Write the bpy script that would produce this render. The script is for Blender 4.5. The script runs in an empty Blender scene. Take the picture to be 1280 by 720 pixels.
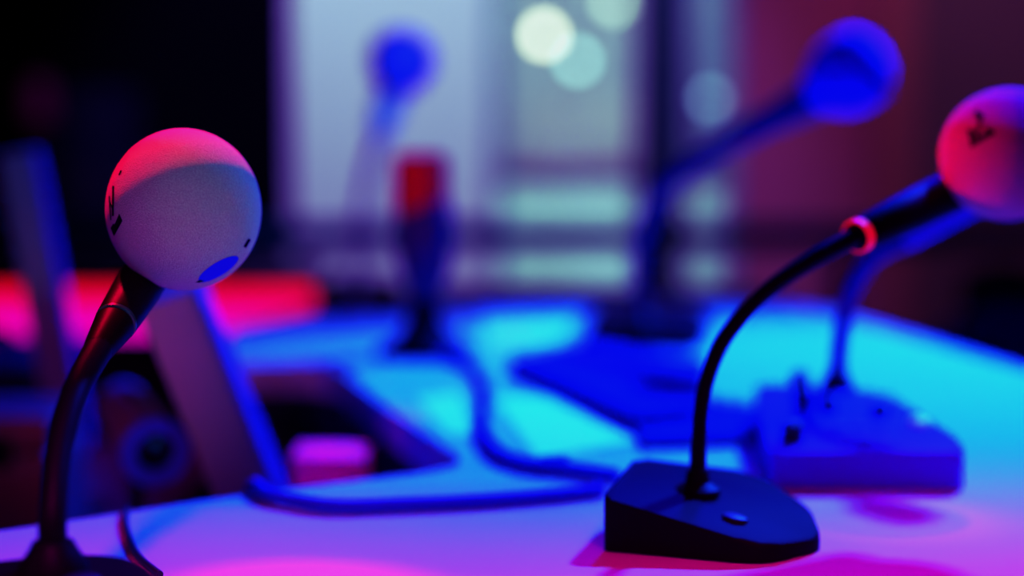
import bpy, bmesh, math, random
from mathutils import Vector, Matrix
random.seed(7)
sc = bpy.context.scene
COL = sc.collection
PI = math.pi

# ------------------------------------------------------------------ camera maths
TZ = 0.74                      # height of the white table top
CAMZ = TZ + 0.187
FPX = 2090.0
PITCH = math.atan(180.0 / FPX)
CAM = Vector((0, 0, CAMZ))
FW = Vector((0, math.cos(PITCH), -math.sin(PITCH)))
UP = Vector((0, math.sin(PITCH), math.cos(PITCH)))
RT = Vector((1, 0, 0))

def ray(px, py):
    return FW + RT * ((px - 640) / FPX) + UP * ((360 - py) / FPX)
def P(px, py, d):
    return CAM + ray(px, py) * d
def onz(px, py, z=TZ):
    r = ray(px, py)
    return CAM + r * ((z - CAM.z) / r.z)
def ony(px, py, y):
    r = ray(px, py)
    return CAM + r * (y / r.y)

# ------------------------------------------------------------------ materials
def mat(name, color, rough=0.5, metal=0.0, bump=None, spec=0.5, emit=None, estr=0.0, var=0.0, vscale=20.0, coat=0.0, sheen=0.0):
    m = bpy.data.materials.new(name); m.use_nodes = True
    nt = m.node_tree; b = nt.nodes['Principled BSDF']
    b.inputs['Base Color'].default_value = (*color, 1)
    b.inputs['Roughness'].default_value = rough
    b.inputs['Metallic'].default_value = metal
    b.inputs['Specular IOR Level'].default_value = spec
    b.inputs['Coat Weight'].default_value = coat
    b.inputs['Sheen Weight'].default_value = sheen
    if emit:
        b.inputs['Emission Color'].default_value = (*emit, 1)
        b.inputs['Emission Strength'].default_value = estr
    tc = None
    if var or bump:
        tc = nt.nodes.new('ShaderNodeTexCoord')
    if var:
        n = nt.nodes.new('ShaderNodeTexNoise'); n.inputs['Scale'].default_value = vscale; n.inputs['Detail'].default_value = 4
        nt.links.new(tc.outputs['Object'], n.inputs['Vector'])
        mx = nt.nodes.new('ShaderNodeMixRGB')
        mx.inputs['Color1'].default_value = (*[max(0, c * (1 - var)) for c in color], 1)
        mx.inputs['Color2'].default_value = (*[min(1, c * (1 + var)) for c in color], 1)
        nt.links.new(n.outputs['Fac'], mx.inputs['Fac']); nt.links.new(mx.outputs['Color'], b.inputs['Base Color'])
    if bump:
        s, st, dist = bump
        n = nt.nodes.new('ShaderNodeTexNoise'); n.inputs['Scale'].default_value = s; n.inputs['Detail'].default_value = 3
        nt.links.new(tc.outputs['Object'], n.inputs['Vector'])
        bp = nt.nodes.new('ShaderNodeBump'); bp.inputs['Strength'].default_value = st; bp.inputs['Distance'].default_value = dist
        nt.links.new(n.outputs['Fac'], bp.inputs['Height']); nt.links.new(bp.outputs['Normal'], b.inputs['Normal'])
    return m

M = {}
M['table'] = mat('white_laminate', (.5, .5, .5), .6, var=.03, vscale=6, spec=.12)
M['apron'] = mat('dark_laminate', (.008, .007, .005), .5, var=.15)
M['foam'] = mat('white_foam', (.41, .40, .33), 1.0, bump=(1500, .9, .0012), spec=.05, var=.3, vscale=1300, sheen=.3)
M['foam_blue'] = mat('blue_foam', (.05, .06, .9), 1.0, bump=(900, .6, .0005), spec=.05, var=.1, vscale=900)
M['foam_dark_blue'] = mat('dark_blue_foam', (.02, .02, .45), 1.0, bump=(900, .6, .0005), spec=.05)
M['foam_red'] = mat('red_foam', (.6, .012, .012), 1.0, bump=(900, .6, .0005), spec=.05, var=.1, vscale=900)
M['black_plastic'] = mat('black_plastic', (.007, .006, .006), .55, bump=(700, .15, .0003), spec=.04)
M['black_rubber'] = mat('black_rubber', (.008, .008, .009), .55, bump=(900, .2, .0003))
M['goose'] = mat('black_gooseneck', (.005, .004, .006), .5, spec=.1)
M['handle'] = mat('dark_metal', (.007, .003, .002), .45, spec=.06)
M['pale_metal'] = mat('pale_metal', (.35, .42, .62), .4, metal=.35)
M['violet_metal'] = mat('violet_metal', (.02, .015, .12), .55, spec=.2)
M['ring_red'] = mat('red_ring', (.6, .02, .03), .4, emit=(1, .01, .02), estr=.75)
M['ring_green'] = mat('green_ring', (.01, .03, .02), .3, emit=(.02, .3, .12), estr=.06)
M['ink'] = mat('black_ink', (.006, .006, .007), .9, spec=.05)
M['ink_blue_glow'] = mat('blue_ink_glow', (.015, .02, .62), .9, spec=.05, emit=(.01, .01, .6), estr=.25)  # slight emission brightens the printed oval, which is no lamp
M['paper'] = mat('white_paper', (.95, .95, .95), .8, var=.02)
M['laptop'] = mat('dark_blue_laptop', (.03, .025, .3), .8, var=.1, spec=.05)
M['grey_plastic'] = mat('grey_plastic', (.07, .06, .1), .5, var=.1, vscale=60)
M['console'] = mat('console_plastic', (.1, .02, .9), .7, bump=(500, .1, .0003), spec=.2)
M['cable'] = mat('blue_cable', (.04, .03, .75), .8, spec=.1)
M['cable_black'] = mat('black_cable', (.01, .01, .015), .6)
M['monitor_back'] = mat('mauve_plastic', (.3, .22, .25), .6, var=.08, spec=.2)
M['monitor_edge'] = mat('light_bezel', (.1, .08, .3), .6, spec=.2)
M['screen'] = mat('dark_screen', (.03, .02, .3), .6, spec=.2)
M['navy'] = mat('navy_fabric', (.03, .025, .3), .9, var=.2, vscale=90)
M['black_matte'] = mat('black_matte', (.006, .006, .007), .8)
M['lens'] = mat('dark_lens', (.004, .004, .006), .2)
M['rim_blue'] = mat('slate_rim', (.06, .08, .8), .5, spec=.2)
M['red_case'] = mat('red_case', (.2, .02, .03), .6, var=.15)
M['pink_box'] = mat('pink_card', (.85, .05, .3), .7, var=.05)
M['housing'] = mat('lamp_housing', (.02, .02, .025), .5)
M['bright_key'] = mat('bright_key', (.8, .8, .85), .4)
M['chrome'] = mat('chrome', (.6, .6, .65), .2, metal=1)

def gradient_emit(name, c0, c1, z0, z1, s):
    m = bpy.data.materials.new(name); m.use_nodes = True
    nt = m.node_tree; b = nt.nodes['Principled BSDF']
    g = nt.nodes.new('ShaderNodeNewGeometry'); sp = nt.nodes.new('ShaderNodeSeparateXYZ')
    mr = nt.nodes.new('ShaderNodeMapRange'); mr.inputs['From Min'].default_value = z0; mr.inputs['From Max'].default_value = z1
    cr = nt.nodes.new('ShaderNodeMixRGB'); cr.inputs['Color1'].default_value = (*c0, 1); cr.inputs['Color2'].default_value = (*c1, 1)
    nt.links.new(g.outputs['Position'], sp.inputs[0]); nt.links.new(sp.outputs['Z'], mr.inputs['Value'])
    nt.links.new(mr.outputs['Result'], cr.inputs['Fac']); nt.links.new(cr.outputs['Color'], b.inputs['Emission Color'])
    b.inputs['Emission Strength'].default_value = s
    b.inputs['Base Color'].default_value = (.3, .05, .1, 1)
    return m

def glass_mat():
    m = bpy.data.materials.new('window_glass'); m.use_nodes = True
    nt = m.node_tree; nt.nodes.clear()
    o = nt.nodes.new('ShaderNodeOutputMaterial'); t = nt.nodes.new('ShaderNodeBsdfTransparent'); t.inputs[0].default_value = (.93, .97, .97, 1)
    g = nt.nodes.new('ShaderNodeBsdfGlossy'); g.inputs['Roughness'].default_value = .02
    mx = nt.nodes.new('ShaderNodeMixShader'); mx.inputs[0].default_value = .02
    nt.links.new(t.outputs[0], mx.inputs[1]); nt.links.new(g.outputs[0], mx.inputs[2]); nt.links.new(mx.outputs[0], o.inputs[0])
    return m
M['glass'] = glass_mat()

# ------------------------------------------------------------------ mesh helpers
def B(): return bmesh.new()

def wpos(o):
    v = Vector((0, 0, 0))
    while o: v += o.location; o = o.parent
    return v

def obj(name, bm, m, parent=None, smooth=True, origin=None):
    """bm is in world coordinates; links it as one mesh object under parent."""
    bmesh.ops.recalc_face_normals(bm, faces=bm.faces)
    if parent is not None: off = wpos(parent)
    else:
        if origin is None:
            xs = [v.co for v in bm.verts]
            origin = Vector(((min(c.x for c in xs) + max(c.x for c in xs)) / 2, (min(c.y for c in xs) + max(c.y for c in xs)) / 2, min(c.z for c in xs)))
        off = Vector(origin)
    bmesh.ops.translate(bm, verts=bm.verts, vec=-off)
    me = bpy.data.meshes.new(name); bm.to_mesh(me); bm.free()
    if smooth:
        for p in me.polygons: p.use_smooth = True
        me.set_sharp_from_angle(angle=math.radians(40))
    me.materials.append(m)
    o = bpy.data.objects.new(name, me); COL.objects.link(o)
    o.parent = parent
    if parent is None: o.location = off
    return o

def tag(o, label, cat, group=None):
    o['label'] = label; o['category'] = cat
    if group: o['group'] = group
    return o

def thing(name, label, cat, loc, group=None):
    o = bpy.data.objects.new(name, None); COL.objects.link(o)
    o.location = loc; o.empty_display_size = .02
    return tag(o, label, cat, group)

def struct(name, bm, m, smooth=False):
    o = obj(name, bm, m, None, smooth); o['kind'] = 'structure'; return o

def catmull(pts, n=10):
    pts = [Vector(p) for p in pts]
    ext = [pts[0] * 2 - pts[1]] + pts + [pts[-1] * 2 - pts[-2]]
    out = []
    for i in range(1, len(ext) - 2):
        a, b, c, d = ext[i - 1:i + 3]
        for k in range(n):
            t = k / n
            out.append(.5 * ((2 * b) + (c - a) * t + (2 * a - 5 * b + 4 * c - d) * t * t + (3 * b - a - 3 * c + d) * t ** 3))
    out.append(pts[-1]); return out

def tube(bm, pts, r, seg=16, cap=True, ribs=0.0):
    """r: float or list of radii at evenly spread stations"""
    n = len(pts); rings = []
    up = None
    for i, p in enumerate(pts):
        t = (pts[min(i + 1, n - 1)] - pts[max(i - 1, 0)]).normalized()
        if up is None: up = t.orthogonal().normalized()
        up = (up - t * up.dot(t)).normalized(); s = t.cross(up)
        if isinstance(r, (int, float)): rr = r
        else:
            f = i / (n - 1) * (len(r) - 1); k = min(int(f), len(r) - 2); rr = r[k] + (r[k + 1] - r[k]) * (f - k)
        if ribs and i % 2: rr *= 1 - ribs
        rings.append([bm.verts.new(p + (up * math.cos(a) + s * math.sin(a)) * rr) for a in [2 * PI * j / seg for j in range(seg)]])
    for a, b in zip(rings, rings[1:]):
        for j in range(seg): bm.faces.new((a[j], a[(j + 1) % seg], b[(j + 1) % seg], b[j]))
    if cap: bm.faces.new(rings[0][::-1]); bm.faces.new(rings[-1])
    return bm

def lathe(bm, p0, axis, prof, seg=40):
    """prof: list of (distance along axis, radius)"""
    axis = Vector(axis).normalized(); u = axis.orthogonal().normalized(); w = axis.cross(u)
    rings = []
    for h, r in prof:
        c = Vector(p0) + axis * h
        if r < 1e-6: rings.append([bm.verts.new(c)])
        else: rings.append([bm.verts.new(c + (u * math.cos(t) + w * math.sin(t)) * r) for t in [2 * PI * j / seg for j in range(seg)]])
    for a, b in zip(rings, rings[1:]):
        if len(a) == 1 and len(b) == 1: continue
        for j in range(seg):
            k = (j + 1) % seg
            if len(a) == 1: bm.faces.new((a[0], b[k], b[j]))
            elif len(b) == 1: bm.faces.new((a[j], a[k], b[0]))
            else: bm.faces.new((a[j], a[k], b[k], b[j]))
    for r_ in (rings[0], rings[-1]):
        if len(r_) > 1: bm.faces.new(r_)
    return bm

def box(bm, x0, x1, y0, y1, z0, z1, bev=0.0):
    r = bmesh.ops.create_cube(bm, size=1)
    vs = r['verts']
    for v in vs: v.co = Vector(((x0 + x1) / 2 + v.co.x * (x1 - x0), (y0 + y1) / 2 + v.co.y * (y1 - y0), (z0 + z1) / 2 + v.co.z * (z1 - z0)))
    if bev:
        es = list({e for v in vs for e in v.link_edges})
        bmesh.ops.bevel(bm, geom=es, offset=bev, segments=3, affect='EDGES', profile=.5)
    return bm

def prism(bm, poly, z0, z1, bev=0.0, ztop=None):
    """poly: list of (x,y); ztop: optional per-vertex top heights"""
    lo = [bm.verts.new((p[0], p[1], z0)) for p in poly]
    hi = [bm.verts.new((p[0], p[1], ztop[i] if ztop else z1)) for i, p in enumerate(poly)]
    n = len(poly)
    f = [bm.faces.new(lo[::-1]), bm.faces.new(hi)]
    for i in range(n): f.append(bm.faces.new((lo[i], lo[(i + 1) % n], hi[(i + 1) % n], hi[i])))
    if bev:
        es = [e for e in bm.edges if e.verts[0] in hi and e.verts[1] in hi]
        bmesh.ops.bevel(bm, geom=es, offset=bev, segments=3, affect='EDGES', profile=.5)
    return bm

def round_poly(poly, rad, n=6):
    out = []; N = len(poly)
    for i in range(N):
        a, b, c = Vector(poly[i - 1][:2]), Vector(poly[i][:2]), Vector(poly[(i + 1) % N][:2])
        r = rad[i] if isinstance(rad, (list, tuple)) else rad
        d1, d2 = (a - b), (c - b)
        r = min(r, d1.length * .45, d2.length * .45)
        if r < 1e-5: out.append(tuple(b)); continue
        p, q = b + d1.normalized() * r, b + d2.normalized() * r
        for k in range(n + 1):
            t = k / n; out.append(tuple(p * (1 - t) ** 2 + b * 2 * t * (1 - t) + q * t * t))
    return out

def slab(bm, corner, w, v, thick, bev=.002):
    """plate: corner + a*w + b*v, thickness along w x v"""
    w, v = Vector(w), Vector(v); n = w.cross(v).normalized() * thick
    c = Vector(corner)
    q = [c, c + w, c + w + v, c + v]
    a = [bm.verts.new(p) for p in q]; b = [bm.verts.new(p + n) for p in q]
    bm.faces.new(a[::-1]); bm.faces.new(b)
    for i in range(4): bm.faces.new((a[i], a[(i + 1) % 4], b[(i + 1) % 4], b[i]))
    if bev: bmesh.ops.bevel(bm, geom=list(bm.edges), offset=bev, segments=2, affect='EDGES', profile=.5)
    return bm

def ball(bm, c, r, sz=1.0, axis=None, stretch=1.0, useg=64, vseg=40):
    rr = bmesh.ops.create_uvsphere(bm, u_segments=useg, v_segments=vseg, radius=r)
    for v in rr['verts']:
        co = v.co.copy(); co.z *= sz
        if axis is not None: 
            ax = Vector(axis).normalized(); co += ax * (co.dot(ax) * (stretch - 1))
        v.co = co + Vector(c)
    return bm

def decal(bm, c, r, sz, pix, lift=1.004, cuts=4):
    """a printed mark: a polygon laid on the foam ball (c, r, squash sz)"""
    def hit(px, py):
        d = ray(px, py); o = CAM - Vector(c)
        S = Vector((1, 1, 1 / sz)); d2 = Vector((d.x, d.y, d.z * S.z)); o2 = Vector((o.x, o.y, o.z * S.z))
        a = d2.dot(d2); b = 2 * o2.dot(d2); cc = o2.dot(o2) - (r * lift) ** 2
        disc = b * b - 4 * a * cc
        t = (-b - math.sqrt(disc)) / (2 * a) if disc > 0 else -b / (2 * a)
        p = o2 + d2 * t; p = p.normalized() * (r * lift)
        return Vector((p.x, p.y, p.z * sz)) + Vector(c)
    cx = sum(p[0] for p in pix) / len(pix); cy = sum(p[1] for p in pix) / len(pix)
    pts = []
    for i in range(len(pix)):
        a, b = pix[i], pix[(i + 1) % len(pix)]
        for k in range(cuts): pts.append((a[0] + (b[0] - a[0]) * k / cuts, a[1] + (b[1] - a[1]) * k / cuts))
    R = 5; rings = []
    for q in range(1, R + 1):
        f = q / R
        rings.append([bm.verts.new(hit(cx + (x - cx) * f, cy + (y - cy) * f)) for x, y in pts])
    ctr = bm.verts.new(hit(cx, cy)); n = len(pts)
    for i in range(n): bm.faces.new((ctr, rings[0][i], rings[0][(i + 1) % n]))
    for a, b in zip(rings, rings[1:]):
        for i in range(n): bm.faces.new((a[i], b[i], b[(i + 1) % n], a[(i + 1) % n]))
    return bm

def stroke(x0, y0, x1, y1, w):
    dx, dy = x1 - x0, y1 - y0; L = math.hypot(dx, dy); nx, ny = -dy / L * w / 2, dx / L * w / 2
    return [(x0 + nx, y0 + ny), (x1 + nx, y1 + ny), (x1 - nx, y1 - ny), (x0 - nx, y0 - ny)]

# ================================================================== ROOM
YB = 4.2
def bx(px): return ony(px, 200, YB).x
m_floor = mat('dark_carpet', (.02, .018, .022), .95, bump=(300, .4, .002), var=.3, vscale=60)
m_black = mat('black_wall', (.003, .003, .004), 1.0, var=.1, vscale=4, spec=.0)
m_white = mat('white_wall', (.8, .8, .82), .8, var=.02, vscale=5)
m_red = mat('crimson_wall', (.26, .085, .12), .8, var=.12, vscale=4)
m_brown = mat('brown_wall', (.1, .075, .07), .7, var=.12, vscale=3)
m_brown2 = mat('rust_strip', (.24, .1, .09), .7, var=.1, vscale=3)
m_ceil = mat('dark_ceiling', (.03, .03, .035), .9, var=.05)
XL, XR, YF, ZC = -2.6, 2.8, -1.6, 2.9
b = B(); box(b, XL, XR, YF, 9.0, -.05, 0); struct('floor', b, m_floor)
b = B(); box(b, XL, XR, YF, 9.0, ZC, ZC + .05); struct('ceiling', b, m_ceil)
b = B(); box(b, XL - .05, XL, YF, 9.0, 0, ZC); struct('wall_left', b, m_black)
b = B(); box(b, XR, XR + .05, YF, 9.0, 0, ZC); struct('wall_right', b, m_brown)
b = B(); box(b, XL, XR, YF - .05, YF, 0, ZC); struct('wall_front', b, m_black)
x1, x2, x3, x4, x4b = bx(366), bx(613), bx(921), bx(1085), bx(1140)
b = B(); box(b, XL, x1, YB, YB + .1, 0, ZC); struct('wall_back_black', b, m_black)
b = B(); box(b, x1, x2, YB - .03, YB + .12, 0, ZC); struct('wall_back_white', b, m_white)
b = B(); box(b, x3, x4b - .1, YB, YB + .1, 0, ZC); struct('wall_back_red', b, m_red)
b = B(); box(b, x4b - .1, x4b, YB - .02, YB + .1, 0, ZC); struct('trim_1', b, m_brown2)
b = B(); box(b, x4b, XR, YB, YB + .1, 0, ZC); struct('wall_back_brown', b, m_brown)
# glazed opening between the white and the red wall
wf = B()
fw_ = .03
box(wf, x2, x2 + fw_, YB + .01, YB + .07, 0, ZC); box(wf, x3 - fw_, x3, YB + .01, YB + .07, 0, ZC)
box(wf, x2 + fw_, x3 - fw_, YB + .01, YB + .07, 0, .08); box(wf, x2 + fw_, x3 - fw_, YB + .01, YB + .07, ZC - .08, ZC)
win = struct('window_1', wf, mat('teal_frame', (.14, .34, .36), .5, var=.05))
g = B(); box(g, x2 + fw_, x3 - fw_, YB + .035, YB + .045, .08, ZC - .08); obj('glass_pane', g, M['glass'], win, False)

# ---------------- hall beyond the glass
YH = 7.4
def hx(px, y): return ony(px, 200, y).x
def hz(py, y): return ony(640, py, y).z
m_hall = mat('hall_wall_paint', (.42, .46, .52), .8, var=.05, vscale=3)
b = B(); box(b, XL, XR, YH, YH + .1, 0, ZC); struct('wall_hall', b, m_hall)
# counter in the hall
cy = 6.2
ct = thing('reception_counter', 'pale counter with a dark reddish top seen through the glass', 'counter', ((hx(640, cy) + hx(960, cy)) / 2, cy + .3, 0))
b = B(); box(b, hx(560, cy), hx(985, cy), cy, cy + .55, 0, hz(226, cy), .004); obj('counter_front', b, mat('pale_panel', (.5, .66, .7), .6, var=.04), ct)
b = B(); box(b, hx(555, cy), hx(990, cy), cy - .03, cy + .58, hz(226, cy), hz(210, cy), .004); obj('counter_top', b, mat('plum_top', (.16, .1, .14), .5, var=.1), ct)
# dark post in front of counter
py_ = 5.2
b = B(); box(b, hx(798, py_), hx(856, py_), py_, py_ + .1, 0, ZC, .006)
tag(obj('steel_column', b, mat('dark_steel', (.006, .02, .028), .7, var=.1, spec=.1)), 'dark steel column standing in the hall beyond the glass', 'column')
# grey screen behind the counter and tall slate cabinet
b = B(); cb = thing('display_board', 'pale grey board standing behind the hall counter', 'board', (hx(725, 7.0), 7.05, 0))
box(b, hx(655, 7.0), hx(795, 7.0), 7.0, 7.04, hz(215, 7.0), hz(120, 7.0), .01); obj('board_panel', b, mat('grey_board', (.42, .42, .45), .7, var=.05), cb)
for px in (670, 780):
    b = B(); box(b, hx(px, 7.0) - .015, hx(px, 7.0) + .015, 7.04, 7.07, 0, hz(125, 7.0)); obj('leg', b, M['handle'], cb)
b = B(); cb = thing('tall_cabinet', 'tall slate blue cabinet at the right of the hall', 'cabinet', (hx(895, 6.9), 7.1, 0))
box(b, hx(852, 6.9), hx(960, 6.9), 6.9, 7.35, 0, 2.2, .01); obj('carcass', b, mat('slate_paint', (.13, .19, .26), .6, var=.06), cb)
b = B(); box(b, hx(860, 6.9), hx(950, 6.9), 6.88, 6.9, .1, 2.1, .006); d = obj('door', b, mat('slate_door', (.16, .23, .3), .55, var=.05), cb)
b = B(); box(b, hx(872, 6.9), hx(877, 6.9), 6.86, 6.88, .9, 1.1, .003); obj('handle', b, M['chrome'], d)
# hanging globe lamps
def globe(px, py, y, r, col, s, label):
    c = ony(px, py, y)
    t = thing('globe_lamp', label, 'lamp', (c.x, c.y, ZC), 'globe lamps in the hall')
    b = B(); ball(b, c, r, useg=24, vseg=16); obj('globe', b, mat('globe_glow', (.9, .9, .9), .5, emit=col, estr=s), t)
    b = B(); tube(b, [c + Vector((0, 0, r)), Vector((c.x, c.y, ZC))], .003, 8); obj('cord', b, M['black_matte'], t)
    b = B(); lathe(b, (c.x, c.y, ZC - .03), (0, 0, 1), [(0, .02), (0, .04), (.03, .045)], 20); obj('ceiling_rose', b, M['housing'], t)
globe(680, 44, 6.6, .03, (1, .9, .7), 8.5, 'brightest cream globe lamp hanging in the hall beyond the glass')
globe(722, 76, 6.7, .026, (.35, .75, .9), 5, 'pale teal globe lamp beside the brightest cream lamp')
globe(768, 2, 6.7, .03, (.6, .8, .7), 3.2, 'soft green globe lamp highest in the window view')
globe(888, 124, 6.5, .024, (.15, .4, .65), 3.4, 'dim blue globe lamp beyond the glass near the crimson wall')

# ---------------- rail in front of the back wall
yr = 3.2
rz = ony(640, 295, yr).z
rl = thing('metal_railing', 'dark teal horizontal railing running in front of the back wall', 'railing', (.2, yr, 0))
b = B(); box(b, XL + .02, XR - .02, yr - .015, yr + .015, rz - .025, rz + .025, .006); obj('top_rail', b, mat('teal_steel', (.004, .26, .32), .6, var=.08, spec=.05), rl)
for px in (-560, -180, 1052, 1420, 1900):
    x = hx(px, yr); b = B(); box(b, x - .02, x + .02, yr - .012, yr + .012, 0, rz - .018, .004); obj('post', b, M['black_matte'], rl)

# ---------------- tall loudspeaker and small red lamp at the black wall
ys = 3.75
sx0, sx1 = hx(74, ys), hx(150, ys); szt = ony(100, 112, ys).z
sp = thing('floor_loudspeaker', 'tall navy floor loudspeaker standing against the black wall', 'loudspeaker', ((sx0 + sx1) / 2, ys + .1, 0))
b = B(); box(b, sx0, sx1, ys, ys + .22, .02, szt, .008); obj('cabinet', b, mat('navy_veneer', (.005, .007, .016), .8, var=.1, spec=.1), sp)
b = B(); box(b, sx0 - .02, sx1 + .02, ys - .02, ys + .24, 0, .02, .004); obj('plinth', b, M['black_matte'], sp)
for zc, r in ((.45, .055), (.65, .055), (.84, .05), (.99, .025)):
    b = B(); lathe(b, ((sx0 + sx1) / 2, ys, zc), (0, -1, 0), [(0, r), (.006, r), (.006, r * .88), (-.012 + .012, r * .5), (.004, r * .3), (.005, 0)], 28); obj('driver', b, M['black_matte'], sp)
c = ony(50, 128, 3.7)
lp = thing('stand_lamp', 'small dim red lamp on a thin stand left of the navy loudspeaker', 'lamp', (c.x, c.y, 0))
b = B(); lathe(b, (c.x, c.y, 0), (0, 0, 1), [(0, .11), (.012, .11), (.02, .02), (.02, .006), (c.z - .04, .006)], 24); obj('stand', b, M['black_matte'], lp)
b = B(); lathe(b, (c.x, c.y, c.z - .045), (0, 0, 1), [(0, .015), (.01, .028), (.08, .028), (.095, .015), (.097, 0)], 24); obj('lamp_head', b, mat('dim_red_glow', (.2, .02, .05), .5, emit=(.6, .03, .18), estr=.05), lp)

# ================================================================== THE TABLE
near_in = [(-260, 690), (0, 664), (170, 638), (360, 611), (590, 583)]
far_in = [(470, 500), (425, 460), (380, 452), (285, 456)]
far_out = [(285, 408), (395, 384), (430, 366), (520, 357), (700, 356), (935, 362)]
right_out = [(1110, 412), (1280, 461), (1560, 545)]
pix = near_in + far_in + far_out + right_out
poly = [tuple(onz(*p)[:2]) for p in pix] + [(.62, .42), (-.55, .42)]
rads = [0, .02, .05, .05, .03, .03, .04, .02, .04, .03, .01, .01, .01, .02, .03, .02, .05, .05, .05, .05]
rp = round_poly(poly, rads)
cx_, cy_ = .12, 1.0
tb = thing('studio_table', 'large white curved studio table with two arms and dark apron', 'table', (cx_, cy_, 0))
b = B(); prism(b, rp, TZ - .026, TZ, .002); obj('tabletop', b, M['table'], tb)
def inset(poly, k):
    c = []
    N = len(poly)
    area = sum(poly[i][0] * poly[(i + 1) % N][1] - poly[(i + 1) % N][0] * poly[i][1] for i in range(N))
    s = 1 if area > 0 else -1
    for i in range(N):
        a, p, q = Vector(poly[i - 1]), Vector(poly[i]), Vector(poly[(i + 1) % N])
        n1 = Vector((-(p - a).y, (p - a).x)).normalized() * s; n2 = Vector((-(q - p).y, (q - p).x)).normalized() * s
        n = (n1 + n2); n = n.normalized() / max(.5, n.normalized().dot(n1))
        c.append(p + n * k)
    return c
ip = inset(poly, .015)
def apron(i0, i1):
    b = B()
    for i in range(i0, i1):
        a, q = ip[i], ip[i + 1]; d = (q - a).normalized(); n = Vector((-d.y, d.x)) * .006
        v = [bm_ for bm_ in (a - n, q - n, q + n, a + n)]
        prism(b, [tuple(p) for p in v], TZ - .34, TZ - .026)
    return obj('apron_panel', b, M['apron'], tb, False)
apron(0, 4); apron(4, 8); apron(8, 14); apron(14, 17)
for (x, y) in ((-.42, .55), (.5, .55), (.47, .98), (.22, 1.8), (-.16, 1.5), (0.05, 1.9)):
    b = B(); lathe(b, (x, y, 0), (0, 0, 1), [(0, .03), (.01, .032), (.012, .02), (TZ - .04, .02), (TZ - .038, .035), (TZ - .026, .035)], 20); obj('leg', b, M['chrome'], tb)

# ================================================================== GOOSENECK MICROPHONES
def place(px, py, zt): return onz(px, py, TZ + zt)

def mic_label(root): pass

# ---- foreground left microphone ------------------------------------------------------
c1 = P(230, 262, .75); r1 = 96 / FPX * .75; sz1 = 1.055
gb1 = onz(67, 712, TZ + .027)
m1 = thing('gooseneck_microphone', 'nearest microphone at left with sharp white foam ball bearing a blue oval print', 'microphone', (gb1.x, gb1.y, TZ), 'gooseneck microphones on the white table')
foot = [onz(px, py, TZ + .027) for px, py in ((-70, 712), (0, 701), (85, 693), (150, 695), (182, 708), (215, 745))]
fp = [(p.x, p.y) for p in foot] + [(foot[-1].x + .004, foot[-1].y - .06), (foot[0].x - .01, foot[-1].y - .06)]
fp = round_poly(fp, .012)
b = B(); prism(b, fp, TZ + .0005, TZ + .027, .005); base1 = obj('base', b, M['black_plastic'], m1)
b = B(); lathe(b, (gb1.x + .016, gb1.y - .022, TZ + .026), (0, 0, 1), [(0, .007), (.003, .007), (.004, .005), (.004, 0)], 24); obj('button', b, M['black_rubber'], base1)
b = B(); lathe(b, (gb1.x, gb1.y, TZ + .026), (0, 0, 1), [(0, .013), (.003, .013), (.009, .009), (.012, .0075), (.012, .005)], 28); obj('collar', b, M['goose'], m1)
h0 = P(126, 432, .705); h1 = P(181, 346, .757)
gp = [gb1 + Vector((0, 0, .004)), P(66, 640, .632), P(74, 560, .648), P(94, 490, .67), h0]
cp = catmull(gp, 26)
b = B(); tube(b, cp, [.0056, .0055, .0053, .0056, .0062], 18, ribs=.035); obj('gooseneck', b, M['goose'], m1)
ax1 = (h1 - h0).normalized(); L1 = (h1 - h0).length
b = B(); lathe(b, h0 - ax1 * .004, ax1, [(0, .0062), (.004, .0068), (L1 * .35, .0088), (L1 * .36, .0084), (L1 * .40, .0084), (L1 * .41, .0092), (L1 * .9, .0106), (L1 + .02, .0106)], 32); hd = obj('handle', b, M['handle'], m1)
b = B(); lathe(b, h0 + ax1 * (L1 * .37 - .004), ax1, [(0, .0085), (.0005, .0091), (.0022, .0091), (.0027, .0085)], 32); obj('light_ring', b, M['ring_green'], hd)
b = B(); ball(b, c1, r1, sz1, useg=128, vseg=80); f1 = obj('foam_windscreen', b, M['foam'], m1)
def put(parent, c, r, sz, polys, m, name='logo', cuts=4):
    b = B()
    for p in polys: decal(b, c, r, sz, p, cuts=cuts)
    return obj(name, b, m, parent)
ell = []
ux, uy = math.cos(math.radians(-31)), math.sin(math.radians(-31))
for k in range(20):
    a = 2 * PI * k / 20; e, f = 29 * math.cos(a), 8.5 * math.sin(a)
    ell.append((273 + e * ux - f * uy, 336.5 + e * uy + f * ux))
put(f1, c1, r1, sz1, [ell], M['ink_blue_glow'], 'printed_oval', 1)
put(f1, c1, r1, sz1, [[(244, 353), (250, 349.5), (256, 351.5), (249, 353.4)]], M['ink'], 'printed_mark')
put(f1, c1, r1, sz1, [stroke(306, 309, 312, 299, 3.5)], M['ink'], 'printed_mark')
put(f1, c1, r1, sz1, [[(149, 267), (153, 276), (142.5, 295.5), (138, 285), (141.5, 279.5), (143, 281)],
                      stroke(141.5, 232, 141, 270, 2.6), stroke(136.5, 245, 138.5, 275, 1.6), stroke(148.5, 219, 151.5, 213, 2.2), stroke(137, 252, 141, 262, 1.5)], M['ink'], 'printed_lettering', 3)

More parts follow.
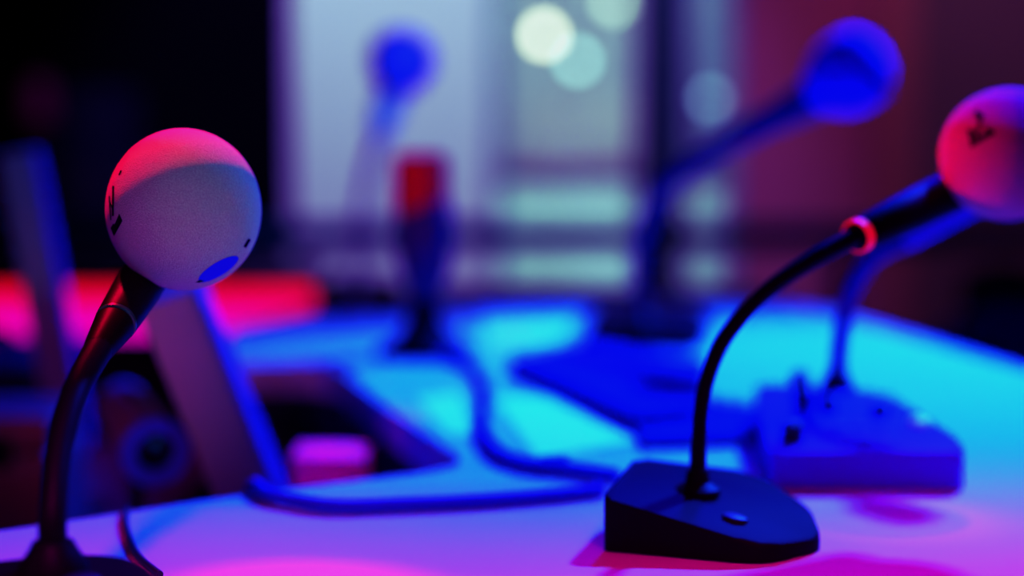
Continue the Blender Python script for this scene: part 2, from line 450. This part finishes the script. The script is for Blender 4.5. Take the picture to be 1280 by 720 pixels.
# ---- wedge base builder ---------------------------------------------------------------
def wedge(footprint, ztops, parent, m, bev=.004, rad=.008):
    rp_ = round_poly(footprint, rad, 4)
    # top heights: a plane fitted by least squares through the given corners
    import numpy as np
    A = np.array([[p[0], p[1], 1] for p in footprint]); s, *_ = np.linalg.lstsq(A, np.array(ztops), rcond=None)
    zt = [TZ + s[0] * x + s[1] * y + s[2] for x, y in rp_]
    b = B(); prism(b, rp_, TZ + .0005, 0, bev, zt)
    o = obj('base', b, m, parent)
    return o, (lambda x, y: TZ + s[0] * x + s[1] * y + s[2])

# ---- right front microphone -----------------------------------------------------------
gb2 = onz(872, 594, TZ + .029)
m2 = thing('gooseneck_microphone', 'microphone on a black wedge base at right with a red ring on its handle', 'microphone', (gb2.x, gb2.y, TZ), 'gooseneck microphones on the white table')
A0 = onz(753, 690); A1 = onz(955, 708); A2 = onz(1027, 690); 
A3 = onz(1012, 664); A4 = onz(945, 640); A5 = Vector((.062, .826, TZ))
fp2 = [A0[:2], A1[:2], A2[:2], A3[:2], A4[:2], A5[:2]]
base2, top2 = wedge(fp2, [.027, .007, .008, .011, .0205, .030], m2, M['black_plastic'], .0025, [.004, .014, .008, .01, .01, .006])
gz = top2(gb2.x, gb2.y); gb2.z = gz
for k, (px, py) in enumerate(((918, 640),)):
    q = onz(px, py, TZ + .018); q.z = top2(q.x, q.y)
    b = B(); lathe(b, q - Vector((0, 0, .001)), (.2, 0, 1), [(0, .006), (.0025, .006), (.0032, .0045), (.0032, 0)], 20); obj('button', b, M['black_rubber'], base2)
b = B(); lathe(b, gb2 - Vector((0, 0, .001)), (0, 0, 1), [(0, .011), (.003, .011), (.006, .006), (.012, .0052), (.012, .003)], 28); obj('collar', b, M['goose'], m2)
c2 = P(1259, 193, .87); r2 = 83 / FPX * .87
k0 = P(1068, 297, .835); k1 = P(1188, 240, .888)
ax2 = (k1 - k0).normalized(); L2 = (k1 - k0).length
gp = [gb2 + Vector((0, 0, .003)), P(874, 540, .80), P(882, 480, .803), P(908, 420, .81), P(957, 365, .818), P(1015, 325, .826), k0 - ax2 * .001]
b = B(); tube(b, catmull(gp, 26), [.0042, .0038, .0038, .004, .0046, .0052], 18, ribs=.03); obj('gooseneck', b, M['goose'], m2)
b = B(); lathe(b, k0, ax2, [(0, .006), (.001, .0075), (.006, .0078), (.009, .0092), (L2 * .6, .0108), (L2 + .02, .0116)], 32); hd = obj('handle', b, M['handle'], m2)
b = B(); lathe(b, k0 + ax2 * .001, ax2, [(0, .0078), (.0006, .0086), (.0042, .0086), (.0048, .0078)], 32); obj('light_ring', b, M['ring_red'], hd)
b = B(); ball(b, c2, r2, 1.0, useg=128, vseg=80); f2 = obj('foam_windscreen', b, M['foam'], m2)
put(f2, c2, r2, 1.0, [stroke(1219, 140, 1228, 148, 8), stroke(1211, 161, 1216, 184, 5), stroke(1214, 180, 1243, 164, 7), stroke(1221, 168, 1227, 146, 5), stroke(1236, 170, 1233, 158, 4), stroke(1213, 163, 1222, 172, 4)], M['ink'], 'printed_lettering', 3)

# ---- far right microphone with blue foam ----------------------------------------------
gb3 = onz(803, 414, TZ + .012)
m3 = thing('gooseneck_microphone', 'far microphone leaning right with a blue foam head against the crimson wall', 'microphone', (gb3.x, gb3.y, TZ), 'gooseneck microphones on the white table')
f3 = [onz(px, py)[:2] for px, py in ((735, 434), (872, 440), (888, 420), (868, 406), (752, 402))]
b3, t3 = wedge(f3, [.020, .018, .018, .02, .022], m3, M['black_plastic'], .003, .008)
gb3.z = t3(gb3.x, gb3.y)
b = B(); lathe(b, gb3 - Vector((0, 0, .001)), (0, 0, 1), [(0, .013), (.004, .013), (.01, .007), (.012, .004)], 24); obj('collar', b, M['goose'], m3)
a = P(928, 168, 1.42); e = P(1015, 122, 1.37)
ax = (e - a).normalized(); L = (e - a).length
gp = [gb3, P(797, 360, 1.56), P(803, 295, 1.53), P(823, 243, 1.5), P(868, 203, 1.46), a]
b = B(); tube(b, catmull(gp, 22), [.0065, .0062, .0075, .0095, .010, .010], 16, ribs=.03); obj('gooseneck', b, M['violet_metal'], m3)
b = B(); lathe(b, a - ax * .002, ax, [(0, .009), (.002, .0115), (L * .5, .0125), (L, .0165), (L + .02, .017)], 28); obj('handle', b, M['violet_metal'], m3)
c3 = P(1058, 93, 1.34)
b = B(); pr = [(-.034, .012), (-.031, .018), (-.020, .0255), (-.006, .0315), (.010, .033), (.022, .030), (.029, .022), (.032, .011), (.0325, 0)]
lathe(b, c3, ax, pr, 48)
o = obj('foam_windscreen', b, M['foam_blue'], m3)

# ---- far centre microphone -------------------------------------------------------------
gb4 = onz(447, 380, TZ + .012)
m4 = thing('gooseneck_microphone', 'farthest microphone rising in front of the white wall with small blue foam', 'microphone', (gb4.x, gb4.y, TZ), 'gooseneck microphones on the white table')
f4 = [onz(px, py)[:2] for px, py in ((396, 394), (498, 396), (506, 380), (488, 367), (415, 368))]
b4, t4 = wedge(f4, [.016, .014, .014, .022, .024], m4, M['black_plastic'], .003, .008)
gb4.z = t4(gb4.x, gb4.y)
d4 = 1.95
a = P(474, 168, 1.9); e = P(494, 105, 1.88); ax = (e - a).normalized(); L = (e - a).length
gp = [gb4, P(446, 320, 1.98), P(450, 270, 1.96), P(459, 215, 1.93), a]
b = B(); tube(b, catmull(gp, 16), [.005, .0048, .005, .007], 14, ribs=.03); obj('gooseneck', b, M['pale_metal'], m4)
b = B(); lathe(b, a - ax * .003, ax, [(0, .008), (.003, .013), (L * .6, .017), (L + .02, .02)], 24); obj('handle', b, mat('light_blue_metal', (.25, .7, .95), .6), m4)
c4 = P(502, 76, 1.87)
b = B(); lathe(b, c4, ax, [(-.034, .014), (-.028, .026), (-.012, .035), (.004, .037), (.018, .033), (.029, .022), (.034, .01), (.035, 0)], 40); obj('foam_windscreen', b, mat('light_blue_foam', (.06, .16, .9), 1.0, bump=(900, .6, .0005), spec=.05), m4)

# ---- desk console microphone (right) ---------------------------------------------------
g5 = onz(1046, 486, TZ + .03)
m5 = thing('conference_microphone', 'wide desk console microphone with knobs and keys behind the wedge base', 'microphone', (g5.x, g5.y, TZ), None)
F0 = onz(962, 612); F1 = onz(1206, 614)
f5 = [F0[:2], F1[:2], (F1.x + .004, F1.y + .035), (.238, 1.06), (.16, 1.09)]
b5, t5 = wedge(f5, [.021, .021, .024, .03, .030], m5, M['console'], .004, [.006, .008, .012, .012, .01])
g5.z = t5(g5.x, g5.y)
def on5(px, py):
    q = onz(px, py, TZ + .026)
    for _ in range(3): q = onz(px, py, t5(q.x, q.y))
    return q
for px, py, r, h in ((1003, 500, .006, .012), (1000, 478, .006, .012), (1036, 508, .005, .01), (1100, 512, .006, .008), (990, 545, .007, .012)):
    q = on5(px, py + 8); b = B(); lathe(b, q - Vector((0, 0, .001)), (0, 0, 1), [(0, r), (h, r * .85), (h + .001, r * .6), (h + .001, 0)], 24); k = obj('knob', b, M['black_rubber'], b5)
for i in range(3):
    for j in range(2):
        q = on5(1050 + i * 26 + j * 6, 535 + j * 17); b = B(); box(b, q.x - .0045, q.x + .0045, q.y - .004, q.y + .004, q.z - .001, q.z + .002, .0008); obj('key', b, M['grey_plastic'], b5)
q = on5(1148, 532); b = B(); lathe(b, q - Vector((0, 0, .001)), (0, -.25, 1), [(0, .006), (.004, .006), (.005, .0045), (.0055, 0)], 24); obj('round_key', b, M['bright_key'], b5)
b = B(); lathe(b, g5 - Vector((0, 0, .001)), (0, 0, 1), [(0, .011), (.004, .011), (.01, .007), (.014, .006)], 24); obj('collar', b, M['black_rubber'], m5)
a = P(1136, 300, 1.02); e = P(1222, 249, 1.0); ax = (e - a).normalized(); L = (e - a).length
gp = [g5, P(1050, 430, 1.07), P(1062, 370, 1.06), P(1092, 322, 1.04), a]
b = B(); tube(b, catmull(gp, 18), [.0054, .0052, .0054, .0055], 16, ribs=.03); obj('gooseneck', b, mat('deep_blue_goose', (.02, .015, .2), .5, spec=.2), m5)
b = B(); lathe(b, a - ax * .002, ax, [(0, .0058), (L, .0085), (L + .01, .0085)], 24); obj('handle', b, mat('painted_rim_blue', (.04, .03, .6), .5), m5)  # blue colour stands in for rim light under the wedge microphone's handle
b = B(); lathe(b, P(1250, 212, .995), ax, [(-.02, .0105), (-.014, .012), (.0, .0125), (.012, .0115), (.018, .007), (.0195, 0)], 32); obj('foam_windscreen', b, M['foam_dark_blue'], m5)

# ---- upright red topped microphone ------------------------------------------------------
q = onz(531, 445)
m6 = thing('table_microphone', 'short upright desk microphone with a red cylindrical foam top and flared dark stand', 'microphone', (q.x, q.y, TZ), None)
s6 = 1.475 / FPX
b = B(); lathe(b, (q.x, q.y, TZ + .0005), (0, 0, 1), [(0, .042), (.004, .043), (.008, .041), (.016, .026), (.03, .016), (.05, .014)], 40); obj('base', b, M['black_plastic'], m6)
b = B(); lathe(b, (q.x, q.y, TZ + .049), (0, 0, 1), [(0, .013), (.012, .015), (.024, .021), (.045, .0245), (.08, .0245), (.088, .022)], 36); obj('body', b, mat('navy_body', (.012, .012, .07), .45), m6)
zt6 = ony(527, 192, q.y).z; z0_ = TZ + .125
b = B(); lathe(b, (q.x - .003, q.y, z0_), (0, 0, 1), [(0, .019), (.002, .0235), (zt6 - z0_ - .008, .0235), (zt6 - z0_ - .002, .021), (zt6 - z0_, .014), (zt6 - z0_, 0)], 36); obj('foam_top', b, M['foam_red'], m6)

# ================================================================== THINGS ON THE TABLE
def flat(pixs, h, m, name, label, cat, group=None, lift=.0006, rad=.002):
    pl = round_poly([tuple(onz(*p)[:2]) for p in pixs], rad)
    b = B(); prism(b, pl, TZ + lift, TZ + lift + h, 0)
    return tag(obj(name, b, m, None, False), label, cat, group)
flat([(618, 500), (712, 493), (800, 552), (672, 574)], .0006, M['paper'], 'paper_sheet', 'white sheet of paper in front of the dark closed laptop', 'paper', 'paper sheets on the white table')
flat([(520, 500), (575, 494), (592, 545), (560, 545)], .0006, M['paper'], 'paper_sheet', 'small white paper slip in front of the flared microphone stand', 'paper', 'paper sheets on the white table')
flat([(596, 388), (735, 384), (700, 428), (610, 430)], .0006, M['paper'], 'paper_sheet', 'white sheet of paper right of the red topped microphone', 'paper', 'paper sheets on the white table')
# closed laptop
lp = onz(765, 490)
lt = thing('closed_laptop', 'dark closed laptop lying flat in front of the far right microphone', 'laptop', (lp.x, lp.y, TZ))
pl = round_poly([tuple(onz(*p)[:2]) for p in ((636, 466), (735, 447), (884, 472), (868, 536), (800, 545))], .008)
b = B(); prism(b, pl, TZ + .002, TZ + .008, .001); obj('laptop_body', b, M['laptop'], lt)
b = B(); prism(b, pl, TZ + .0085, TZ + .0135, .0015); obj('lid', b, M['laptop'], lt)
for px, py in ((665, 469), (740, 457), (860, 478), (845, 530)):
    f = onz(px, py); b = B(); lathe(b, (f.x, f.y, TZ + .0002), (0, 0, 1), [(0, .004), (.002, .004)], 12); obj('foot', b, M['black_rubber'], lt)
# tablet / notepad between laptop and wedge base
flat([(792, 540), (835, 521), (975, 517), (985, 556), (806, 562)], .006, M['laptop'], 'notebook', 'dark closed notebook behind the wedge microphone base', 'notebook', rad=.004)
# small black knob shaped clip
q = onz(692, 590); cl = thing('microphone_clip', 'small black clip lying in front of the white sheet by the cable', 'clip', (q.x, q.y, TZ))
b = B(); lathe(b, q + Vector((-.008, 0, .005)), (1, .1, 0), [(0, .003), (.001, .0048), (.015, .0048), (.016, .003)], 16); obj('clip_body', b, M['black_rubber'], cl)
b = B(); box(b, q.x - .004, q.x + .004, q.y - .0006, q.y + .009, q.z + .0003, q.z + .0025, .0008); obj('tongue', b, M['black_rubber'], cl)
# cables
def cable(pixs, r, m, label, ends=()):
    pts = [onz(px, py) + Vector((0, 0, r + .0005)) for px, py in pixs] + list(ends)
    b = B(); tube(b, catmull(pts, 12), r, 10)
    return tag(obj('microphone_cable', b, m), label, 'cable', 'cables on the white table')
e0 = onz(330, 626)
b = B()
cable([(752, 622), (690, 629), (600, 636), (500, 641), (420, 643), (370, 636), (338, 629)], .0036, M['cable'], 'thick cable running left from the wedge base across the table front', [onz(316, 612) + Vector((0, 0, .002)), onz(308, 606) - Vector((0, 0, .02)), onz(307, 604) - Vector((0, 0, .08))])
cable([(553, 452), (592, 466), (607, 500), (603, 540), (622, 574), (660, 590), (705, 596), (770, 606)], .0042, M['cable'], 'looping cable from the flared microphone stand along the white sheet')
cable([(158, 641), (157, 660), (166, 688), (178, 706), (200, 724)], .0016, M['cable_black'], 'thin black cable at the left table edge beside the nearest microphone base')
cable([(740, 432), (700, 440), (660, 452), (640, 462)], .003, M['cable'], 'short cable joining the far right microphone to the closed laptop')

# ================================================================== INSIDE THE OPENING
LZ = TZ - .12
dk = thing('equipment_desk', 'low dark equipment desk inside the curved white table', 'desk', (-.6, 1.3, 0))
dp = [(-1.1, .99), (-.12, .99), (-.2, 1.3), (-.29, 1.36), (-.29, 1.72), (-1.1, 1.72)]
b = B(); prism(b, dp, LZ - .025, LZ, .002); obj('desktop', b, mat('dark_desk', (.035, .025, .03), .55, var=.2), dk)
for x, y in ((-1.05, 1.04), (-.17, 1.03), (-.33, 1.67), (-1.05, 1.67)):
    b = B(); box(b, x - .02, x + .02, y - .02, y + .02, 0, LZ - .025, .002); obj('leg', b, M['black_matte'], dk)

def monitor(corner_px, corner_d, tiltdeg, yaw, w, h, th, label, zbot):
    """plate seen almost edge on; near vertical edge passes through corner pixel"""
    pc = P(*corner_px, corner_d)
    wd = Vector((math.sin(yaw), math.cos(yaw), 0))
    n = Vector((math.cos(yaw), -math.sin(yaw), 0))           # points right
    v = Vector((0, 0, 1)) * math.cos(math.radians(tiltdeg)) - n * math.sin(math.radians(tiltdeg))
    t = (zbot - pc.z) / v.z
    c0 = pc + v * t
    mid = c0 + wd * w / 2
    root = thing('monitor', label, 'monitor', (mid.x, mid.y, LZ), 'tilted monitors on the equipment desk')
    nn = wd.cross(v).normalized(); nn = nn if nn.dot(n) > 0 else -nn
    b = B(); slab(b, c0 - nn * th, wd * w, v * h, th * .9, .002); o = obj('back_shell', b, M['monitor_back'], root)
    b = B(); slab(b, c0 - nn * th * .1, wd * w, v * h, th * .1, .001); o = obj('bezel', b, M['monitor_edge'], root)
    b = B(); slab(b, c0 + nn * .0001 + wd * w * .06 + v * h * .06, wd * w * .88, v * h * .88, .0006, 0); obj('screen', b, M['screen'], o)
    s0 = c0 + wd * w / 2 + v * h * .3
    cen = c0 + wd * w / 2 - n * th * .5
    b = B(); tube(b, [Vector((cen.x, cen.y, LZ + .004)), Vector((cen.x, cen.y, zbot + .004))], .009, 14); obj('stand', b, M['black_plastic'], root)
    b = B(); lathe(b, (cen.x, cen.y, LZ + .0005), (0, 0, 1), [(0, .03), (.004, .03), (.007, .022), (.007, 0)], 32); obj('base', b, M['black_plastic'], root)
    return root
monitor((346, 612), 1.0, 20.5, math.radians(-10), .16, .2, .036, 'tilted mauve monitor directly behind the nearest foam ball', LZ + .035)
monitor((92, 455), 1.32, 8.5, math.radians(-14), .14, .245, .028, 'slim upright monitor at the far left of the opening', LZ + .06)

# spotlight with ring shaped rim
sc_ = P(195, 566, 1.02); back = P(150, 503, 1.14); axl = (sc_ - back).normalized(); Ls = (sc_ - back).length
st = thing('spotlight', 'small round spotlight with slate rim and dark lens on the equipment desk', 'spotlight', (sc_.x - .02, sc_.y + .06, LZ))
b = B(); lathe(b, back, axl, [(0, 0), (0, .012), (.008, .017), (Ls * .9, .019), (Ls * .96, .019)], 36); obj('barrel', b, mat('mauve_barrel', (.22, .1, .15), .5), st)
b = B(); lathe(b, sc_ - axl * .008, axl, [(0, .017), (0, .0205), (.008, .0215), (.010, .020), (.009, .0125), (.002, .0115)], 40); obj('rim', b, M['rim_blue'], st)
b = B(); lathe(b, sc_ - axl * .006, axl, [(0, .0122), (.004, .011), (.006, .006), (.0065, 0)], 32); obj('lens', b, M['lens'], st)
mid = back + axl * Ls * .45
b = B(); tube(b, [Vector((mid.x, mid.y, LZ)), mid - Vector((0, 0, .015))], .005, 12); obj('pole', b, M['black_plastic'], st)
b = B(); lathe(b, (mid.x, mid.y, LZ + .0005), (0, 0, 1), [(0, .035), (.006, .035), (.01, .012), (.01, 0)], 28); obj('base', b, M['black_plastic'], st)

# magenta carton
q = P(402, 564, 1.16)
w_ = .024
qz = q.z
q.x += .006
bxo = thing('pink_carton', 'pink carton standing on the desk under the far table arm', 'carton', (q.x, q.y, LZ))
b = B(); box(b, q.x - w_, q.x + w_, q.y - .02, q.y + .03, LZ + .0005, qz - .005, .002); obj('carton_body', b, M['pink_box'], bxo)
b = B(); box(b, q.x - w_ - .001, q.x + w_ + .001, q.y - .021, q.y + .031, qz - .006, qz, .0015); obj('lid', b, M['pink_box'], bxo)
# dark rounded bag and red case at left
q = P(20, 475, 1.5)
bg = thing('equipment_pouch', 'dark rounded equipment pouch at the left behind the nearest microphone neck', 'pouch', (q.x, q.y, LZ))
b = B(); box(b, q.x - .12, q.x + .05, q.y - .05, q.y + .07, LZ + .0005, TZ + .005, .025); obj('pouch_body', b, mat('dark_pouch', (.035, .025, .05), .9, var=.2, vscale=60), bg)
b = B(); tube(b, catmull([(q.x - .07, q.y, TZ), (q.x - .06, q.y, TZ + .018), (q.x - .01, q.y, TZ + .018), (q.x, q.y, TZ)], 8), .005, 10); obj('carry_handle', b, M['black_matte'], bg)
q = P(20, 520, 1.2)
cs = thing('hard_case', 'low dark red hard case at the left edge of the opening', 'case', (q.x, q.y, LZ))
b = B(); box(b, q.x - .12, q.x + .035, q.y - .04, q.y + .06, LZ + .0005, q.z - .02, .004); o = obj('case_body', b, M['red_case'], cs)
b = B(); box(b, q.x - .12, q.x + .035, q.y - .04, q.y + .06, q.z - .018, q.z + .006, .004); obj('lid', b, M['red_case'], cs)
for x in (-.06, 0):
    b = B(); box(b, q.x + x - .008, q.x + x + .008, q.y - .044, q.y - .039, q.z - .03, q.z - .008, .001); obj('latch', b, M['black_plastic'], o)

# ---------------- LED bar on a low dark counter behind the opening
yb = 1.98
zt0, zt1 = ony(200, 420, yb).z, ony(200, 346, yb).z
lx0, lx1 = ony(-40, 380, yb).x, ony(391, 380, yb).x
xcr = ony(358, 380, yb).x
lc = thing('low_counter', 'low black counter carrying the red light bar behind the table', 'counter', (-.6, 2.15, 0))
b = B(); box(b, -1.3, xcr, yb + .035, yb + .4, .05, zt1 - .022, .003); obj('carcass', b, M['black_matte'], lc)
b = B(); box(b, -1.3, xcr + .005, yb + .036, yb + .42, zt1 - .022, zt1 - .008, .003); obj('counter_top', b, mat('black_top', (.012, .012, .02), .5), lc)
b = B(); box(b, -1.28, xcr - .02, yb + .06, yb + .38, 0, .05); obj('plinth', b, M['black_matte'], lc)
lb = thing('light_bar', 'long glowing red light bar mounted on the low black counter', 'light bar', ((lx0 + lx1) / 2, yb, zt0))
b = B(); box(b, lx0 - .01, lx1 + .008, yb + .012, yb + .034, zt0 - .006, zt1 - .008, .004); obj('housing', b, M['housing'], lb)
b = B(); box(b, lx0, lx1, yb, yb + .014, zt0, zt1 - .012, .006); obj('diffuser', b, gradient_emit('red_glow', (1.0, 0.0, .7), (1.0, .0, .02), zt0 + .004, zt0 + .045, 1.15), lb)

# ---------------- office chair beyond the right edge
cx5, cy5 = .56, 1.98
ch = thing('office_chair', 'dark navy office chair with headrest beyond the right table edge', 'chair', (cx5, cy5, 0))
def curved_pad(cx, w, z0, z1, y, th, bulge, top_round):
    b = B(); NX, NZ = 14, 10; fr, bk = [], []
    for j in range(NZ + 1):
        tz = j / NZ; r1_, r2_ = [], []
        ww = w * (1 - top_round * max(0, (tz - .6) / .4) ** 2.2)
        for i in range(NX + 1):
            u = -1 + 2 * i / NX; yy = y - bulge * (u * u) + .03 * tz
            z = z0 + (z1 - z0) * tz - (z1 - z0) * .22 * top_round * tz * u * u
            r1_.append(b.verts.new((cx + u * ww / 2, yy - th / 2, z))); r2_.append(b.verts.new((cx + u * ww / 2, yy + th / 2, z)))
        fr.append(r1_); bk.append(r2_)
    for g_ in (fr, bk):
        for j in range(NZ):
            for i in range(NX): b.faces.new((g_[j][i], g_[j][i + 1], g_[j + 1][i + 1], g_[j + 1][i]))
    for j in range(NZ):
        for i in (0, NX): b.faces.new((fr[j][i], bk[j][i], bk[j + 1][i], fr[j + 1][i]))
    for i in range(NX):
        for j in (0, NZ): b.faces.new((fr[j][i], fr[j][i + 1], bk[j][i + 1], bk[j][i]))
    return b
zb = ony(1235, 388, cy5).z
obj('backrest', curved_pad(cx5 + .075, .33, .45, zb, cy5 + .12, .04, .04, .5), M['navy'], ch)
zh0, zh1 = ony(1260, 400, cy5).z, ony(1260, 342, cy5).z
obj('headrest', curved_pad(cx5 + .075, .125, zh0, zh1, cy5 + .14, .03, .01, .5), M['black_matte'], ch)
b = B(); box(b, cx5 + .06, cx5 + .09, cy5 + .155, cy5 + .175, .4, zh0 + .03, .003); obj('spine', b, M['black_plastic'], ch)
b = B(); box(b, cx5 - .13, cx5 + .27, cy5 - .25, cy5 + .14, .40, .46, .025); obj('seat', b, M['navy'], ch)
b = B(); lathe(b, (cx5 + .07, cy5 - .05, .09), (0, 0, 1), [(0, .03), (.12, .03), (.12, .018), (.32, .018)], 20); obj('gas_post', b, M['chrome'], ch)
for k in range(5):
    a_ = 2 * PI * k / 5 + .3; dv = Vector((math.cos(a_), math.sin(a_), 0))
    o0 = Vector((cx5 + .07, cy5 - .05, .1)); b = B(); tube(b, [o0, o0 + dv * .24 - Vector((0, 0, .03))], [.018, .012], 10); s_ = obj('foot_spoke', b, M['black_plastic'], ch)
    b = B(); side = Vector((-dv.y, dv.x, 0)); lathe(b, o0 + dv * .25 + Vector((0, 0, -.075)) - side * .012, side, [(0, .02), (.002, .025), (.022, .025), (.024, .02)], 18); obj('caster', b, M['black_rubber'], s_)

# ================================================================== LIGHTS
def spot(name, loc, aim, energy, color, size_deg, blend=.6, radius=.05):
    l = bpy.data.lights.new(name, 'SPOT'); l.energy = energy; l.color = color; l.spot_size = math.radians(size_deg); l.spot_blend = blend; l.shadow_soft_size = radius
    o = bpy.data.objects.new(name, l); COL.objects.link(o); o.location = loc
    o.rotation_euler = (Vector(aim) - Vector(loc)).to_track_quat('-Z', 'Y').to_euler(); return o
def area(name, loc, aim, energy, color, sx, sy):
    l = bpy.data.lights.new(name, 'AREA'); l.energy = energy; l.color = color; l.shape = 'RECTANGLE'; l.size = sx; l.size_y = sy
    o = bpy.data.objects.new(name, l); COL.objects.link(o); o.location = loc
    o.rotation_euler = (Vector(aim) - Vector(loc)).to_track_quat('-Z', 'Y').to_euler(); return o

# blue stage lamp from the upper right rear
spot('blue_stage_lamp', (1.0, 2.2, 2.2), (.17, 1.33, TZ), 1200, (.006, .168, 1.0), 38, .95, .06)
# deep blue wash from the rear
spot('deep_blue_wash', (.5, 2.6, 2.3), (.14, 1.08, TZ), 240, (.0, .002, 1.0), 46, .7, .1)
# red lamps, then added fills for single objects
spot('red_lamp_rear', (-.46, 1.17, 1.75), (-.147, .75, .91), 520, (1.0, .0, .04), 4.4, .35, .04)
spot('red_lamp_front', (.24, .1, 1.5), (.27, .53, TZ), 62, (1.0, .0, .3), 43, 1.0, .05)
spot('red_lamp_left', (-.15, .1, 1.5), (-.14, .53, TZ), 50, (1.0, .0, .3), 38, 1.0, .05)
spot('red_foam_fill', (-.55, .95, 1.0), (.25, .87, .92), 82, (1.0, .0, .0), 6, .5, .04)  # added narrow red fill for the right foam ball, no real handheld lamp
spot('violet_foam_fill', (.58, 1.1, 1.75), (.272, .878, .938), 560, (.08, .0, 1.0), 4.4, .7, .03)  # added violet beam, kept narrower than the right foam ball it tints
spot('cool_mic_fill', (.3, 1.0, 1.6), (-.14, 1.9, .99), 70, (.12, .5, 1.0), 5, .6, .03)  # added cyan beam to lift the front of the farthest microphone
spot('red_carton_fill', (.25, .75, 1.5), (-.14, 1.16, .70), 40, (1.0, .0, .35), 5, .5, .03)  # added red beam that lights the carton
spot('red_top_fill', (-.3, .6, 1.6), (-.08, 1.475, .87), 14, (1.0, .0, .02), 5, .4, .03)  # added red beam for the upright microphone's foam top
area('rose_fill', (-.85, .35, 1.0), (-.25, 1.1, .8), .45, (1.0, .6, .45), .3, .3)  # added faint fill for the dim monitor faces
spot('rose_monitor_fill', (-.47, .2, .93), (-.25, 1.1, .82), 11, (1.0, .4, .4), 22, .7, .05)  # added beam brightening the monitor sides in the opening
# cool fill from the studio side, camera right
spot('cool_fill', (.5, -.25, 1.0), (-.147, .75, .91), 52, (.0, .9, .85), 10, .5, .12)
# added wash that brightens the white wall, source unseen
spot('wall_wash', (-.25, 2.5, 2.6), (-.2, YB, .8), 215, (.46, .68, 1.0), 50, .5, .1)
# red wall wash
spot('red_wall_wash', (1.3, 2.9, 2.6), (.95, YB, .85), 105, (1.0, .85, .6), 50, .9, .1)
# added area light under the hall ceiling, brightens the view through the glass
area('hall_fill', (.25, 4.75, 2.75), (.3, 6.6, .6), 150, (.66, .97, 1.0), 1.2, .8)

w = bpy.data.worlds.new('world'); sc.world = w; w.use_nodes = True
w.node_tree.nodes['Background'].inputs[0].default_value = (.02, .02, .05, 1); w.node_tree.nodes['Background'].inputs[1].default_value = .05

# ================================================================== CAMERA
cam = bpy.data.cameras.new('camera'); co = bpy.data.objects.new('camera', cam); COL.objects.link(co)
co.location = CAM; co.rotation_euler = (PI / 2 - PITCH, 0, 0)
cam.sensor_width = 36; cam.lens = FPX / 1280 * 36
cam.clip_start = .05; cam.clip_end = 50
cam.dof.use_dof = True; cam.dof.focus_distance = .715; cam.dof.aperture_fstop = 2.2; cam.dof.aperture_blades = 0
sc.camera = co

# ================================================================== FILM RESPONSE
vs = sc.view_settings
vs.view_transform = 'Standard'; vs.look = 'None'; vs.exposure = 0; vs.gamma = 1
vs.use_curve_mapping = True
cm = vs.curve_mapping
def setc(c, pts):
    while len(c.points) > 2: c.points.remove(c.points[1])
    c.points[0].location = pts[0]; c.points[-1].location = pts[-1]
    for p in pts[1:-1]: c.points.new(*p)
cm.extend = 'HORIZONTAL'
setc(cm.curves[0], [(0, 0), (.05, .024), (.15, .105), (.3, .26), (.5, .47), (1, .84)])
setc(cm.curves[1], [(0, 0), (.045, .006), (.12, .022), (.25, .115), (.42, .36), (.7, .69), (1, .88)])
setc(cm.curves[2], [(0, 0), (.5, .46), (1, .84)])
cm.update()
sc.cycles.use_denoising = True
sc.cycles.max_bounces = 8
sc.cycles.sample_clamp_indirect = 10
